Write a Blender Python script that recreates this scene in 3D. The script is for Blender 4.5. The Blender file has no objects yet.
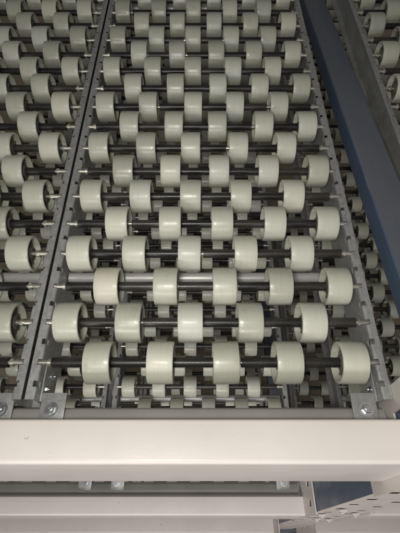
import bpy, bmesh, math, random
from mathutils import Vector, Matrix
random.seed(7)
S = bpy.context.scene
COL = S.collection
R = math.radians
ZC = 1.66                 # eye height of the camera
PITCH = 54.75             # degrees below the horizon
SLOPE = R(5.0)            # the lanes rise away from the aisle

# ------------------------------------------------------------------ materials
def new_mat(name):
    m = bpy.data.materials.new(name); m.use_nodes = True
    nt = m.node_tree
    return m, nt, nt.nodes['Principled BSDF'], nt.nodes, nt.links

def noise(nt, scale, detail=4, rough=.6, stretch=None, coord='Object'):
    tc = nt.nodes.new('ShaderNodeTexCoord')
    n = nt.nodes.new('ShaderNodeTexNoise')
    n.inputs['Scale'].default_value = scale
    n.inputs['Detail'].default_value = detail
    n.inputs['Roughness'].default_value = rough
    if stretch:
        mp = nt.nodes.new('ShaderNodeMapping'); mp.inputs['Scale'].default_value = stretch
        nt.links.new(tc.outputs[coord], mp.inputs['Vector']); nt.links.new(mp.outputs[0], n.inputs['Vector'])
    else:
        nt.links.new(tc.outputs[coord], n.inputs['Vector'])
    return n.outputs['Fac']

def ramp(nt, fac, stops):
    r = nt.nodes.new('ShaderNodeValToRGB')
    while len(r.color_ramp.elements) < len(stops): r.color_ramp.elements.new(.5)
    for e, (p, c) in zip(r.color_ramp.elements, stops):
        e.position = p; e.color = (*c, 1) if len(c) == 3 else c
    nt.links.new(fac, r.inputs[0])
    return r.outputs[0]

def mapr(nt, fac, lo, hi, a=.3, b=.7):
    n = nt.nodes.new('ShaderNodeMapRange')
    n.inputs['From Min'].default_value = a; n.inputs['From Max'].default_value = b
    n.inputs['To Min'].default_value = lo; n.inputs['To Max'].default_value = hi
    nt.links.new(fac, n.inputs['Value'])
    return n.outputs[0]

def bump(nt, bsdf, h, strength, dist):
    b = nt.nodes.new('ShaderNodeBump'); b.inputs['Strength'].default_value = strength
    b.inputs['Distance'].default_value = dist
    nt.links.new(h, b.inputs['Height']); nt.links.new(b.outputs[0], bsdf.inputs['Normal'])

def mix(nt, a, b, fac, mode='MIX'):
    m = nt.nodes.new('ShaderNodeMix'); m.data_type = 'RGBA'; m.blend_type = mode
    for v, s in ((a, 6), (b, 7)):
        if isinstance(v, tuple): m.inputs[s].default_value = (*v, 1)
        else: nt.links.new(v, m.inputs[s])
    if isinstance(fac, float): m.inputs[0].default_value = fac
    else: nt.links.new(fac, m.inputs[0])
    return m.outputs[2]

def mat_wheel():
    m, nt, b, N, L = new_mat('wheel_plastic')
    oi = N.new('ShaderNodeObjectInfo')
    base = ramp(nt, oi.outputs['Random'], [(0, (.40, .40, .335)), (.25, (.47, .475, .40)), (.6, (.525, .525, .445)), (.85, (.53, .54, .475)), (1, (.59, .575, .48))])
    # scuffs that run round the tread
    def vnoise(scale, det, rough, stretch):
        tc = N.new('ShaderNodeTexCoord'); mp = N.new('ShaderNodeMapping'); mp.inputs['Scale'].default_value = stretch
        L.new(tc.outputs['Object'], mp.inputs['Vector'])
        sh = N.new('ShaderNodeMath'); sh.operation = 'MULTIPLY'; sh.inputs[1].default_value = 37.0
        L.new(oi.outputs['Random'], sh.inputs[0])
        n = N.new('ShaderNodeTexNoise'); n.noise_dimensions = '4D'
        n.inputs['Scale'].default_value = scale; n.inputs['Detail'].default_value = det; n.inputs['Roughness'].default_value = rough
        L.new(mp.outputs[0], n.inputs['Vector']); L.new(sh.outputs[0], n.inputs['W'])
        return n.outputs['Fac']
    sc = vnoise(60, 5, .65, (9, .55, .55))
    dirt = ramp(nt, sc, [(.33, (.86, .85, .81)), (.5, (1, 1, 1))])
    col = mix(nt, base, dirt, .45, 'MULTIPLY')
    gr = vnoise(55, 5, .7, (1, 1, 1))
    g2 = ramp(nt, gr, [(.30, (.55, .52, .45)), (.40, (1, 1, 1))])
    col = mix(nt, col, g2, .3, 'MULTIPLY')
    L.new(col, b.inputs['Base Color'])
    rg = mapr(nt, vnoise(90, 4, .6, (4, 1, 1)), .19, .38)
    ad = N.new('ShaderNodeMath'); ad.operation = 'MULTIPLY_ADD'; ad.inputs[1].default_value = .22
    L.new(oi.outputs['Random'], ad.inputs[0]); L.new(rg, ad.inputs[2])
    L.new(ad.outputs[0], b.inputs['Roughness'])
    b.inputs['IOR'].default_value = 1.47
    b.inputs['Coat Weight'].default_value = .20; b.inputs['Coat Roughness'].default_value = .24
    # fine turning grooves round the tread
    fine = vnoise(130, 3, .7, (6, .12, .12))
    bump(nt, b, fine, .045, .0005)
    return m

def mat_galv():
    m, nt, b, N, L = new_mat('galvanised_steel')
    tc = N.new('ShaderNodeTexCoord'); v = N.new('ShaderNodeTexVoronoi'); v.inputs['Scale'].default_value = 260
    L.new(tc.outputs['Object'], v.inputs['Vector'])
    sp = N.new('ShaderNodeSeparateColor'); L.new(v.outputs['Color'], sp.inputs[0])
    base = ramp(nt, sp.outputs[0], [(0, (.37, .378, .375)), (1, (.47, .475, .465))])
    st = ramp(nt, noise(nt, 25, 6, .7, (3, .7, 1)), [(.3, (.55, .53, .50)), (.55, (1, 1, 1))])
    L.new(mix(nt, base, st, .6, 'MULTIPLY'), b.inputs['Base Color'])
    b.inputs['Metallic'].default_value = .40
    L.new(mapr(nt, noise(nt, 60, 5), .34, .56), b.inputs['Roughness'])
    bump(nt, b, noise(nt, 90, 4, .6), .15, .0006)
    return m

def mat_simple(name, c1, c2, rough=(.3, .5), metal=0, scale=40, bmp=.1, stretch=None):
    m, nt, b, N, L = new_mat(name)
    L.new(ramp(nt, noise(nt, scale, 5, .65, stretch), [(.3, c1), (.7, c2)]), b.inputs['Base Color'])
    L.new(mapr(nt, noise(nt, scale * 1.7, 4, .6, stretch), *rough), b.inputs['Roughness'])
    b.inputs['Metallic'].default_value = metal
    if bmp: bump(nt, b, noise(nt, scale * 5, 3), bmp, .0005)
    return m

def mat_white_paint():
    m, nt, b, N, L = new_mat('white_powder_coat')
    base = ramp(nt, noise(nt, 6, 5, .6), [(.3, (.665, .618, .588)), (.7, (.75, .70, .672))])
    sc = ramp(nt, noise(nt, 26, 8, .75, (.3, 2.2, 2.2)), [(.27, (.42, .39, .35)), (.35, (1, 1, 1))])
    col = mix(nt, base, sc, .45, 'MULTIPLY')
    sp = ramp(nt, noise(nt, 75, 4, .6), [(.245, (.35, .32, .28)), (.285, (1, 1, 1))])
    col = mix(nt, col, sp, .6, 'MULTIPLY')
    L.new(col, b.inputs['Base Color'])
    L.new(mapr(nt, noise(nt, 20, 4), .33, .5), b.inputs['Roughness'])
    bump(nt, b, noise(nt, 330, 3), .16, .0006)
    return m

M_WHEEL = mat_wheel()
M_GALV = mat_galv()
def mat_black():
    m, nt, b, N, L = new_mat('black_sleeve')
    oi = N.new('ShaderNodeObjectInfo')
    base = ramp(nt, oi.outputs['Random'], [(0, (.012, .011, .011)), (.6, (.022, .020, .018)), (1, (.045, .040, .034))])
    dust = ramp(nt, noise(nt, 38, 6, .7, (.04, 1, 1)), [(.50, (0, 0, 0)), (.74, (.35, .35, .35))])
    L.new(mix(nt, base, (.11, .10, .085), dust), b.inputs['Base Color'])
    L.new(mapr(nt, noise(nt, 70, 4), .26, .5), b.inputs['Roughness'])
    return m
M_BLACK = mat_black()
M_AXLE = mat_simple('zinc_plated_axle', (.52, .50, .44), (.70, .68, .61), (.34, .5), .9, 60, .05)
M_ZINC = mat_simple('bright_zinc', (.58, .61, .64), (.78, .80, .82), (.22, .4), 1, 80, .05)
M_TUBE = mat_simple('silver_tube', (.50, .49, .48), (.62, .61, .60), (.34, .5), .35, 30, .05, (.3, 1, 1))
M_WHITE = mat_white_paint()
def mat_blue():
    m, nt, b, N, L = new_mat('dark_blue_paint')
    base = ramp(nt, noise(nt, 14, 5, .65), [(.3, (.064, .096, .155)), (.7, (.080, .112, .176))])
    # reflected grey sheen painted on faces that look up, broken into patches
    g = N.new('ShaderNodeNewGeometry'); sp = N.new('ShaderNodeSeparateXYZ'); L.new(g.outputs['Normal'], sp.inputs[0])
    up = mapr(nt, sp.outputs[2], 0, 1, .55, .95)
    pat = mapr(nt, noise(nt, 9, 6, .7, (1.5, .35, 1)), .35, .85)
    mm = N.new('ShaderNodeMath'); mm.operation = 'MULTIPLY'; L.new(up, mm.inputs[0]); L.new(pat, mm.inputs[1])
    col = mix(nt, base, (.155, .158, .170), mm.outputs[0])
    scr = ramp(nt, noise(nt, 40, 6, .75, (2.2, .12, 2.2)), [(.60, (0, 0, 0)), (.70, (.45, .45, .45))])
    L.new(mix(nt, col, (.23, .24, .26), scr), b.inputs['Base Color'])
    L.new(mapr(nt, noise(nt, 30, 4, .6), .30, .46), b.inputs['Roughness'])
    bump(nt, b, noise(nt, 180, 3), .12, .0005)
    return m
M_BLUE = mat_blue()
M_LEDGE = mat_simple('step_bar_grey', (.36, .345, .325), (.42, .40, .38), (.35, .5), 0, 12, .08)
M_STRIP = mat_simple('clear_label_strip', (.63, .60, .575), (.68, .65, .62), (.18, .3), 0, 18, .04)
M_FLOOR = mat_simple('sealed_concrete', (.29, .235, .17), (.38, .31, .23), (.4, .7), 0, 5, .1)
M_RECESS_SHADE = mat_simple('wheel_recess_shade', (.10, .102, .085), (.15, .15, .125), (.4, .6), 0, 60, .1)  # darker wheel tone that paints the shade in the end recesses

# ------------------------------------------------------------------ mesh helpers
def mesh_obj(name, bm, mats, parent=None, smooth=False, angle=35):
    me = bpy.data.meshes.new(name)
    bmesh.ops.recalc_face_normals(bm, faces=bm.faces[:])
    bm.to_mesh(me); bm.free()
    if smooth:
        me.polygons.foreach_set('use_smooth', [True] * len(me.polygons))
        me.set_sharp_from_angle(angle=R(angle))
    for m in (mats if isinstance(mats, (list, tuple)) else [mats]): me.materials.append(m)
    o = bpy.data.objects.new(name, me); COL.objects.link(o)
    if parent: o.parent = parent
    return o

def tag(o, label=None, cat=None, group=None, kind=None):
    for k, v in (('label', label), ('category', cat), ('group', group), ('kind', kind)):
        if v: o[k] = v
    return o

def empty(name, loc, rx=0):
    o = bpy.data.objects.new(name, None); COL.objects.link(o)
    o.location = loc; o.rotation_euler = (rx, 0, 0); o.empty_display_size = .05
    return o

def copy_obj(o, parent):
    c = o.copy(); COL.objects.link(c); c.parent = parent
    return c

def box(bm, x0, x1, y0, y1, z0, z1, bev=0, mi=0, seg=2):
    vs = [bm.verts.new((x, y, z)) for x in (x0, x1) for y in (y0, y1) for z in (z0, z1)]
    fs = [bm.faces.new([vs[i] for i in q]) for q in
          ((0, 1, 3, 2), (4, 6, 7, 5), (0, 4, 5, 1), (2, 3, 7, 6), (0, 2, 6, 4), (1, 5, 7, 3))]
    for f in fs: f.material_index = mi
    if bev:
        es = list({e for f in fs for e in f.edges})
        bmesh.ops.bevel(bm, geom=es, offset=bev, segments=seg, affect='EDGES', profile=.6, material=mi)

def lathe(bm, prof, seg, axis='X', closed=False, mi=0, at=(0, 0, 0), rot=0):
    """prof: list of (along, radius)"""
    rings = []
    for a, r in prof:
        ring = []
        for i in range(seg):
            t = 2 * math.pi * (i + rot) / seg
            c, s = r * math.cos(t), r * math.sin(t)
            p = {'X': (a, c, s), 'Y': (c, a, s), 'Z': (c, s, a)}[axis]
            ring.append(bm.verts.new((p[0] + at[0], p[1] + at[1], p[2] + at[2])))
        rings.append(ring)
    n = len(rings)
    for j in range(n if closed else n - 1):
        a, b = rings[j], rings[(j + 1) % n]
        for i in range(seg):
            f = bm.faces.new((a[i], a[(i + 1) % seg], b[(i + 1) % seg], b[i])); f.material_index = mi
    if not closed:
        for ring in (rings[0], rings[-1]):
            f = bm.faces.new(ring); f.material_index = mi

def extrude(bm, pts, a0, a1, axis, caps=True, mi=0, closed=True):
    """pts: 2-D outline; axis 'X' -> pts are (y,z); axis 'Y' -> pts are (x,z)"""
    def P(p, a): return (a, p[0], p[1]) if axis == 'X' else (p[0], a, p[1])
    A = [bm.verts.new(P(p, a0)) for p in pts]; B = [bm.verts.new(P(p, a1)) for p in pts]
    n = len(pts)
    for i in range(n if closed else n - 1):
        f = bm.faces.new((A[i], A[(i + 1) % n], B[(i + 1) % n], B[i])); f.material_index = mi
    if caps:
        bm.faces.new(A).material_index = mi; bm.faces.new(B).material_index = mi

def hex_bolt(bm, c, r, h, up='Z', washer=True, turn=0.2):
    ax = up
    o = Vector(c)
    if washer: lathe(bm, [(0, r * 1.55), (h * .22, r * 1.55)], 20, ax, at=c)
    sg = 1 if h > 0 else -1
    lathe(bm, [(h * .222, r), (h * .85, r), (h, r * .86)], 6, ax, at=c, rot=turn)
    lathe(bm, [(h * 1.0004, r * .45), (h * 1.35, r * .45), (h * 1.45, r * .36)], 12, ax, at=c)

def holed_plate(a0, a1, b0, b1, holes, t0, t1, axis):
    """flat plate between t0 and t1 along axis, spanning (a,b) in the other two directions, with rectangular holes punched through"""
    bm = bmesh.new()
    A = sorted({a0, a1, *[h[0] for h in holes], *[h[1] for h in holes]}); A = [v for v in A if a0 <= v <= a1]
    B = sorted({b0, b1, *[h[2] for h in holes], *[h[3] for h in holes]}); B = [v for v in B if b0 <= v <= b1]
    P = (lambda a, b, t: (t, a, b)) if axis == 'X' else (lambda a, b, t: (a, t, b))
    vt = {}
    def V(i, j, k):
        if (i, j, k) not in vt: vt[i, j, k] = bm.verts.new(P(A[i], B[j], (t0, t1)[k]))
        return vt[i, j, k]
    def solid(i, j):
        if not (0 <= i < len(A) - 1 and 0 <= j < len(B) - 1): return False
        x, y = (A[i] + A[i + 1]) / 2, (B[j] + B[j + 1]) / 2
        return not any(h[0] < x < h[1] and h[2] < y < h[3] for h in holes)
    for i in range(len(A) - 1):
        for j in range(len(B) - 1):
            if not solid(i, j): continue
            for k in (0, 1): bm.faces.new((V(i, j, k), V(i + 1, j, k), V(i + 1, j + 1, k), V(i, j + 1, k)))
            for (di, dj, p, q) in ((-1, 0, (i, j), (i, j + 1)), (1, 0, (i + 1, j), (i + 1, j + 1)), (0, -1, (i, j), (i + 1, j)), (0, 1, (i, j + 1), (i + 1, j + 1))):
                if not solid(i + di, j + dj): bm.faces.new((V(*p, 0), V(*q, 0), V(*q, 1), V(*p, 1)))
    return bm

# ------------------------------------------------------------------ lane pieces
WR, WW = .0241, .0296           # wheel radius and width
PITCHROW = .0496
LANE_W = .3834
FL, TH, WEBH = .0112, .0018, .060
ROW0 = .042
SPAC = .0725

def wheel_bm():
    bm = bmesh.new()
    h = WW / 2
    rim = .0032
    pr = []
    def end(s):      # from the rim's outer edge to the hub's bore
        return [(s * (h - .0012), WR), (s * (h - .0004), WR - .0003), (s * h, WR - .0010), (s * h, WR - rim + .0004),
                (s * (h - .0004), WR - rim), (s * (h - .0085), WR - rim - .0012), (s * (h - .0092), WR - rim - .002),
                (s * (h - .0092), .0098), (s * (h - .0086), .0092), (s * (h - .0035), .0086), (s * (h - .003), .008), (s * (h - .003), .0032)]
    left = end(-1)[::-1]; right = end(1)
    body = [(-h * .5, WR + .0002), (0, WR + .00025), (h * .5, WR + .0002)]
    lathe(bm, left + body + right, 44, 'X', closed=True)
    # the recessed end disc carries shallow spokes
    for s in (-1, 1):
        for k in range(6):
            t = k * math.pi / 3 + .3
            m = Matrix.Rotation(t, 4, 'X')
            b2 = bmesh.new()
            x0, x1 = sorted((s * (h - .0094), s * (h - .0062)))
            box(b2, x0, x1, -.0007, .0007, .0088, WR - rim - .0012)
            b2.transform(m)
            tmp = bpy.data.meshes.new('t'); b2.to_mesh(tmp); b2.free(); bm.from_mesh(tmp); bpy.data.meshes.remove(tmp)
    return bm

wheel_src = mesh_obj('wheel', wheel_bm(), [M_WHEEL, M_RECESS_SHADE], smooth=True, angle=40)
for p in wheel_src.data.polygons:        # shade inside each end recess is painted on as a darker tone
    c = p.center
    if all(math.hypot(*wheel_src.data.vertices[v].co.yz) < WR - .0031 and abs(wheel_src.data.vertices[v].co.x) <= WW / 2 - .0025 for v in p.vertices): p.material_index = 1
COL.objects.unlink(wheel_src)
sl = bmesh.new(); lathe(sl, [(-.5, .0050), (-.5, .0058), (.5, .0058), (.5, .0050)], 20, 'X')
sleeve_src = mesh_obj('sleeve', sl, M_BLACK, smooth=True); COL.objects.unlink(sleeve_src)

def axle_bm():
    bm = bmesh.new()
    lathe(bm, [(-.0047, .0026), (-.0044, .0029), (LANE_W + .0044, .0029), (LANE_W + .0047, .0026)], 14, 'X')
    # collars at both ends, inside the rails
    for a, s in ((0, 1), (LANE_W, -1)):
        lathe(bm, [(a + s * .0065, .0046), (a + s * .0105, .0046), (a + s * .0108, .0042)], 12, 'X', rot=.5)
    return bm
axle_src = mesh_obj('roller_axle', axle_bm(), M_AXLE, smooth=True, angle=25); COL.objects.unlink(axle_src)

def rail_bm(n_rows, length, side):
    """C channel with the web on the lane side and flanges turned outward; side=-1 left rail (web at x=0), +1 right rail.
    Notches open the top corner at every half pitch."""
    bm = bmesh.new()
    s = side
    def arc(cx, cz, r, a0, a1, n=4):
        return [(cx + r * math.cos(R(a0 + (a1 - a0) * i / n)), cz + r * math.sin(R(a0 + (a1 - a0) * i / n))) for i in range(n + 1)]
    ro = .0028; ri = ro - TH
    # outline for side=-1 mirrored by s; lane face at x=0, flange towards outside (local q grows outwards)
    ztop = .0026
    zb = ztop - WEBH
    def Q(pts): return [(s * q, z) for q, z in pts]
    corner_out = [(ro - ro * math.cos(R(a)), ztop - ro + ro * math.sin(R(a))) for a in (0, 22, 45, 68, 90)]
    corner_in = [(ro - ri * math.cos(R(a)), ztop - ro + ri * math.sin(R(a))) for a in (90, 68, 45, 22, 0)]
    zn = ztop - .0085           # notch bottom in web
    qn = .0052                  # notch depth in flange
    full = Q([(0, zn)] + corner_out + [(FL, ztop), (FL, ztop - TH)] + corner_in + [(TH, zn)])
    flange = Q([(qn, ztop), (FL, ztop), (FL, ztop - TH), (qn, ztop - TH)])
    lower = Q([(0, zn), (0, zb + .001), (.001, zb), (FL, zb), (FL, zb + TH), (TH, zb + TH), (TH, zn)])
    extrude(bm, lower, 0, length, 'Y')
    hw = .0034
    pos = [ROW0 - PITCHROW / 2 + i * PITCHROW / 2 for i in range(n_rows * 2 + 1)]
    edges = [0.0]
    for p in pos: edges += [p - hw, p + hw]
    edges.append(length)
    for i in range(0, len(edges), 2):
        extrude(bm, full, edges[i], edges[i + 1], 'Y')
    for p in pos:
        extrude(bm, flange, p - hw, p + hw, 'Y', caps=False)
    # lips that roll over the notch edge
    return bm

def rail_hw(parent, side, length, bolts=True):
    s = side
    # hanger bracket at the aisle end: a tab on the web and a foot with a bolt, resting in the step of the beam
    bm = bmesh.new()
    x0, x1 = sorted((-s * .0022, -s * .0300))
    box(bm, x0, x1, -.0215, .0105, -.0148, -.0122, .0008)
    xa, xb = sorted((-s * .0003, -s * .0024))
    box(bm, xa, xb, .0005, .046, -.045, -.010, .0006)
    box(bm, *sorted((-s * .0026, -s * .0275)), .0085, .0104, -.034, -.0150, .0006)
    o = mesh_obj('hanger_bracket', bm, M_GALV, parent, smooth=True)
    b = bmesh.new()
    hex_bolt(b, (-s * .0150, -.0078, -.0121), .0052, .0042, 'Z', turn=random.random())
    mesh_obj('bolt', b, M_ZINC, o, smooth=True, angle=25)
    b = bmesh.new()
    for y, z in ((.016, -.020), (.034, -.032)):
        bb = bmesh.new(); hex_bolt(bb, (0, 0, 0), .0034, .003, 'X', turn=random.random())
        bb.transform(Matrix.Translation((-s * .0025, y, z)) @ Matrix.Scale(-s, 4, (1, 0, 0)))
        t = bpy.data.meshes.new('t'); bb.to_mesh(t); bb.free(); b.from_mesh(t); bpy.data.meshes.remove(t)
    mesh_obj('bolt', b, M_ZINC, o, smooth=True, angle=25)

RAILCACHE = {}
tb = bmesh.new(); lathe(tb, [(TH, .0062), (TH, .0078), (LANE_W - TH, .0078), (LANE_W - TH, .0062)], 28, 'X')
tube_src = mesh_obj('cross_tube', tb, M_TUBE, smooth=True); COL.objects.unlink(tube_src)
TUBE_V = {1: (.1707, .8650), 2: (.1707, .8650), 3: (.1707, .8650)}
def lane(x_left, level, parity, n_rows, label, group, rows0=0, wheels_drop=(), hw=True):
    """x_left: world x of the left rail's lane face. parity 0: even rows lean to the right rail."""
    yf, zf = LEVEL[level]
    root = tag(empty('roller_lane', (x_left, yf, zf), SLOPE), label, 'roller lane', group)
    length = ROW0 + (n_rows - .4) * PITCHROW
    for s, x in ((-1, 0.0), (1, LANE_W)):
        key = (n_rows, s)
        if key in RAILCACHE:
            r = copy_obj(RAILCACHE[key], root); r.location = (x, 0, 0)
        else:
            r = mesh_obj('side_rail', rail_bm(n_rows, length, s), M_GALV, root, smooth=True, angle=30)
            r.location = (x, 0, 0); RAILCACHE[key] = r
        if hw: rail_hw(r, s, length)
    for v in TUBE_V[level]:
        t = copy_obj(tube_src, root); t.location = (0, v, -.032)
    for k in range(n_rows):
        ax = copy_obj(axle_src, root); ax.location = (0, ROW0 + k * PITCHROW, 0)
        ax.rotation_euler = (random.random() * 6.28, 0, 0)
        right = (k + parity) % 2 == 0
        first = (LANE_W - .0268 - 4 * SPAC) if right else .0245
        xs = [first + i * SPAC + random.uniform(-.0021, .0021) for i in range(5)]
        for x in xs:
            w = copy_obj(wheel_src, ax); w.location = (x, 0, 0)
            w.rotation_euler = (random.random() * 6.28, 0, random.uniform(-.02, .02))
        # black spacer sleeves fill the rod between the wheels
        ends = []
        if right: ends.append((.0115, xs[0] - WW / 2 + .003))
        for a, b in zip(xs, xs[1:]):
            g0, g1 = a + WW / 2 - .003, b - WW / 2 + .003
            # the sleeve is cut a little short and slides on the rod
            slack = random.choice((0, 0, .0, .004, .0065))
            if random.random() < .6: g0 += slack
            else: g1 -= slack
            ends.append((g0, g1))
        if not right: ends.append((xs[-1] + WW / 2 - .003, LANE_W - .0125))
        for a, b in ends:
            c = copy_obj(sleeve_src, ax); c.location = ((a + b) / 2, 0, 0); c.scale = (b - a, 1, 1)
            c.rotation_euler = (random.random() * 6.28, 0, 0)
    return root

# height of each level at its aisle end, from the camera's height
ca, sa = math.cos(SLOPE), math.sin(SLOPE)
def front(H, Y):                # a point of the lane plane at depth Y
    return (Y, ZC - (H - Y * sa) / ca)
LEVEL = {1: front(.456, .1346), 2: front(.955, .122), 3: front(1.40, .115)}

XL = {'mid': -.1820, 'left': -.2083 - LANE_W, 'right': .3300}
X2 = {'mid': -.1910, 'left': -.2283 - LANE_W, 'right': .3300}
G1, G2, G3 = 'roller lanes of the upper level', 'roller lanes of the middle level', 'roller lanes of the bottom level'
lane(XL['mid'], 1, 0, 21, 'upper roller lane of cream wheels between the paired rails and the dark blue beam', G1)
lane(XL['left'], 1, 1, 21, 'upper roller lane of cream wheels left of the paired rails, cut by the photo edge', G1)
lane(XL['right'], 1, 1, 21, 'upper roller lane beyond the dark blue beam, shaded wheels in the top corner', G1)
lane(X2['mid'], 2, 0, 42, 'middle level roller lane seen small through the gaps of the central upper lane', G2)
lane(X2['left'], 2, 1, 36, 'middle level roller lane glimpsed under the cut off left upper lane', G2)
lane(X2['right'], 2, 0, 42, 'middle level roller lane of small wheels beside and below the dark blue beam', G2)
lane(XL['mid'], 3, 1, 22, 'lowest roller lane straight under the central lanes, just visible between wheels', G3, hw=False)
lane(XL['left'], 3, 0, 22, 'lowest roller lane under the two left lanes, hardly visible between wheels', G3, hw=False)
lane(XL['right'], 3, 1, 22, 'lowest roller lane with tiny wheels over brown floor, right of the central rail', G3, hw=False)

# ------------------------------------------------------------------ step beams
POST_X0, POST_X1 = .2165, .3140
POST_Y0, POST_Y1 = .0540, .1500
def step_beam(top_d, y_front, depth, face_h, x0, x1, label, end_plates, ledge_w=.0290, step=.0635, label_from=None):
    zt = ZC - top_d
    root = tag(empty('step_beam', ((x0 + x1) / 2, y_front, zt - face_h)), label, 'rack beam', 'white step beams along the aisle', 'thing')
    inv = Vector(root.location)
    def rr(cy, cz, r, a0, a1, n=6): return [(cy + r * math.cos(R(a0 + (a1 - a0) * i / n)), cz + r * math.sin(R(a0 + (a1 - a0) * i / n))) for i in range(n + 1)]
    r = .0042
    yr = y_front + depth; yl = yr + ledge_w
    prof = (rr(y_front + r, zt - face_h + r, r, 270, 180) + rr(y_front + r, zt - r, r, 180, 90)
            + rr(yr - .003, zt - .003, .003, 90, 0, 4) + rr(yr + .004, zt - step + .004, .004, 180, 270, 4)
            + rr(yl - .003, zt - step - .003, .003, 90, 0, 4) + rr(yl - .003, zt - face_h + .003, .003, 0, -90, 4))
    prof = [(a - inv.y, b - inv.z) for a, b in prof]
    bm = bmesh.new(); extrude(bm, prof, x0 - inv.x, x1 - inv.x, 'X')
    mesh_obj('beam_body', bm, M_WHITE, root, smooth=True, angle=28)
    # connector plates at the ends that meet a post
    for side in end_plates:
        xe = x1 if side > 0 else x0
        a, b = sorted((xe - inv.x + side * .0004, xe - inv.x + side * .0029))
        za, zb = zt - face_h - .035 - inv.z, zt + .085 - inv.z
        ya, yb = min(y_front - .001, POST_Y0 - .002) - inv.y, .150 - inv.y
        yc = y_front - inv.y
        zc = zt - inv.z
        holes = [(yc + .012, yc + .024, zc + z0, zc + z0 + .020) for z0 in (.040, -.045, -.105)] + [(yc + .046, yc + .058, zc + z0, zc + z0 + .020) for z0 in (.040, -.045, -.105)]
        bm = holed_plate(ya, yb, za, zb, holes, a, b, 'X')
        mesh_obj('end_connector', bm, M_WHITE, root)
    # bar in the step under the lane brackets, greyer and darker than the beam
    bm = bmesh.new()
    r2 = .007
    pc = (rr(yl - .002 - r2, zt - step + .009 - r2, r2, 60, 0) + [(yl - .002, zt - step + .0006), (yr + .0045, zt - step + .0006)] + rr(yr + .0045 + r2, zt - step + .011 - r2, r2, 180, 75))
    extrude(bm, [(p - inv.y, q - inv.z) for p, q in pc], x0 - inv.x + .004, x1 - inv.x - .004, 'X')
    mesh_obj('step_bar', bm, M_LEDGE, root, smooth=True, angle=40)
    if label_from is not None:      # thin plastic strip stuck along the front face
        bm = bmesh.new(); box(bm, label_from - inv.x, x1 - .012 - inv.x, y_front - .0009 - inv.y, y_front - .0001 - inv.y, face_h * .16, face_h * .84, .0002, seg=1)
        mesh_obj('label_strip', bm, M_STRIP, root)
    return root
step_beam(.410, .0645, .0410, .119, -.640, .2128, 'nearest white step beam, right under the central lane ends, brightly lit', (1,))
step_beam(.950, .0550, .0350, .119, -.640, .2128, 'second white step beam, lower than the nearest one, ending at the slotted plate', (1,), .0285, .026)
step_beam(1.380, .0370, .0500, .150, -.640, .2128, 'lowest white step beam at the very bottom edge of the photo', (1,), .0265, .026)
step_beam(.410, .0645, .0410, .119, .3177, .800, 'white step beam of the next bay, right of the rack post', (-1,))
step_beam(.950, .0550, .0350, .119, .3177, .800, 'lower white step beam of the next bay, right of the slotted post', (-1,), .0285, .026)
step_beam(1.380, .0370, .0500, .150, .3177, .800, 'lowest white step beam of the next bay, in the bottom right corner', (-1,), .0265, .026)

# ------------------------------------------------------------------ rack post and the frame's horizontal tie
post = tag(empty('rack_post', ((POST_X0 + POST_X1) / 2, POST_Y0, 0)), 'rack post with white slotted front and blue sides under the nearest beam', 'rack post')
px = post.location.x
PT = ZC - .20 - 0
bm = bmesh.new()
w = POST_X1 - POST_X0
for s in (-1, 1):
    a, b = sorted((s * w / 2, s * (w / 2 - .0025)))
    box(bm, a, b, .0028, POST_Y1 - POST_Y0, 0, PT)
    a, b = sorted((s * (w / 2 - .0027), s * (w / 2 - .022)))
    box(bm, a, b, POST_Y1 - POST_Y0 - .0027, POST_Y1 - POST_Y0 - .0002, .0, PT)
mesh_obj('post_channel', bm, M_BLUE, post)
sl = []
z = .06
while z < PT - .05:
    sl.append((-.0335, -.0185, z, z + .018)); sl.append((.0165, .0315, z + .039, z + .057)); z += .079
mesh_obj('slotted_front', holed_plate(-w / 2, w / 2, 0, PT, sl, .0022, .0026, 'Y'), M_WHITE, post)
for (x, d, tl) in ((-.026, .790, .1), (-.031, .905, -.2), (.024, .88, .05), (-.012, 1.03, .15), (.020, 1.05, -.1)):
    bm = bmesh.new()
    box(bm, -.0065, .0065, -.0034, -.0004, -.010, .010, .0010)
    box(bm, -.0022, .0022, -.0062, -.0036, -.014, .002, .0008)
    lathe(bm, [(-.0036, .0032), (-.0054, .0032), (-.0058, .0026)], 6, 'Y', at=(0, 0, .006))
    o = mesh_obj('safety_clip', bm, M_STRIP, post); o.location = (x, 0, ZC - d); o.rotation_euler = (0, tl, 0)
bm = bmesh.new(); box(bm, -w / 2 - .02, w / 2 + .02, -.02, POST_Y1 - POST_Y0 + .02, .0006, .006, .001)
mesh_obj('foot_plate', bm, M_BLUE, post)

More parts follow.
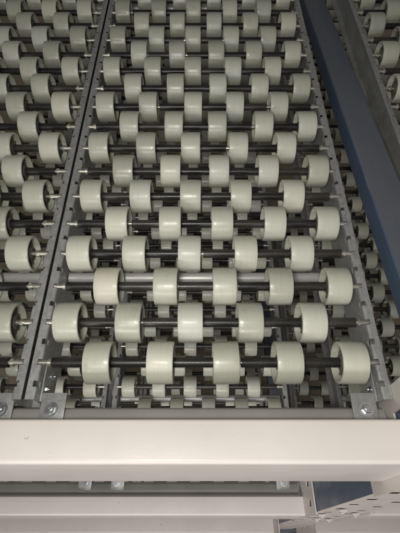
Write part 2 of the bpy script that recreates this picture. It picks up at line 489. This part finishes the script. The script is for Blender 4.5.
tie = tag(empty('frame_tie', (.2715, POST_Y1 + .004, ZC - .4425)), 'dark blue horizontal frame bar running back from the aisle, right of the lane', 'frame bar')
bm = bmesh.new(); box(bm, -.0255, .0255, 0, 1.75, 0, .0325, .0042, seg=3)
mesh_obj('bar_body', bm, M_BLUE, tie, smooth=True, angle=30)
tie2 = tag(empty('frame_tie', (.2715, POST_Y1 + .004, ZC - 1.45)), 'lower dark blue frame bar, glimpsed in the gap below the upper bar', 'frame bar')
bm = bmesh.new(); box(bm, -.0255, .0255, 0, 1.75, 0, .0325, .0042, seg=3)
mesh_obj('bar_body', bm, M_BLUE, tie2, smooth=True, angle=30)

# ------------------------------------------------------------------ floor
bm = bmesh.new()
vs = [bm.verts.new(p) for p in ((-6, -6, 0), (6, -6, 0), (6, 8, 0), (-6, 8, 0))]; bm.faces.new(vs)
tag(mesh_obj('floor', bm, M_FLOOR), kind='structure')

# ------------------------------------------------------------------ light
W = bpy.data.worlds.new('World'); S.world = W; W.use_nodes = True
bg = W.node_tree.nodes['Background']; bg.inputs['Color'].default_value = (1, .97, .91, 1); bg.inputs['Strength'].default_value = .10
def area(name, loc, target, sx, sy, power, col, spread=180):
    l = bpy.data.lights.new(name, 'AREA'); l.shape = 'RECTANGLE'; l.size = sx; l.size_y = sy; l.energy = power; l.color = col; l.spread = R(spread)
    o = bpy.data.objects.new(name, l); COL.objects.link(o); o.location = loc
    o.rotation_euler = (Vector(target) - Vector(loc)).to_track_quat('-Z', 'Y').to_euler()
    return o
area('near_lamp', (-.06, -.03, ZC + .07), (0, .24, ZC - .48), .11, .028, 1.90, (1, .972, .90))
area('ceiling_lamp', (-.35, -1.2, ZC + 1.05), (0, .04, ZC - .60), .55, .10, .80, (1, .975, .925), 60)
area('aisle_fill', (-.25, -1.35, ZC - .05), (0, .05, ZC - 1.05), 1.3, .14, 4.2, (1, .965, .945), 84)  # added fill in place of light bounced across the aisle, brightens the beam fronts

# ------------------------------------------------------------------ camera
cam = bpy.data.cameras.new('Camera'); co = bpy.data.objects.new('Camera', cam); COL.objects.link(co)
co.location = (0, 0, ZC); co.rotation_euler = (R(90 - PITCH), 0, 0)
cam.sensor_fit = 'HORIZONTAL'; cam.sensor_width = 36; cam.lens = 36
cam.clip_start = .01; cam.clip_end = 60
S.camera = co
S.view_settings.view_transform = 'Standard'; S.view_settings.look = 'None'
S.view_settings.exposure = .08; S.view_settings.gamma = 1
S.cycles.use_denoising = True
S.cycles.max_bounces = 6
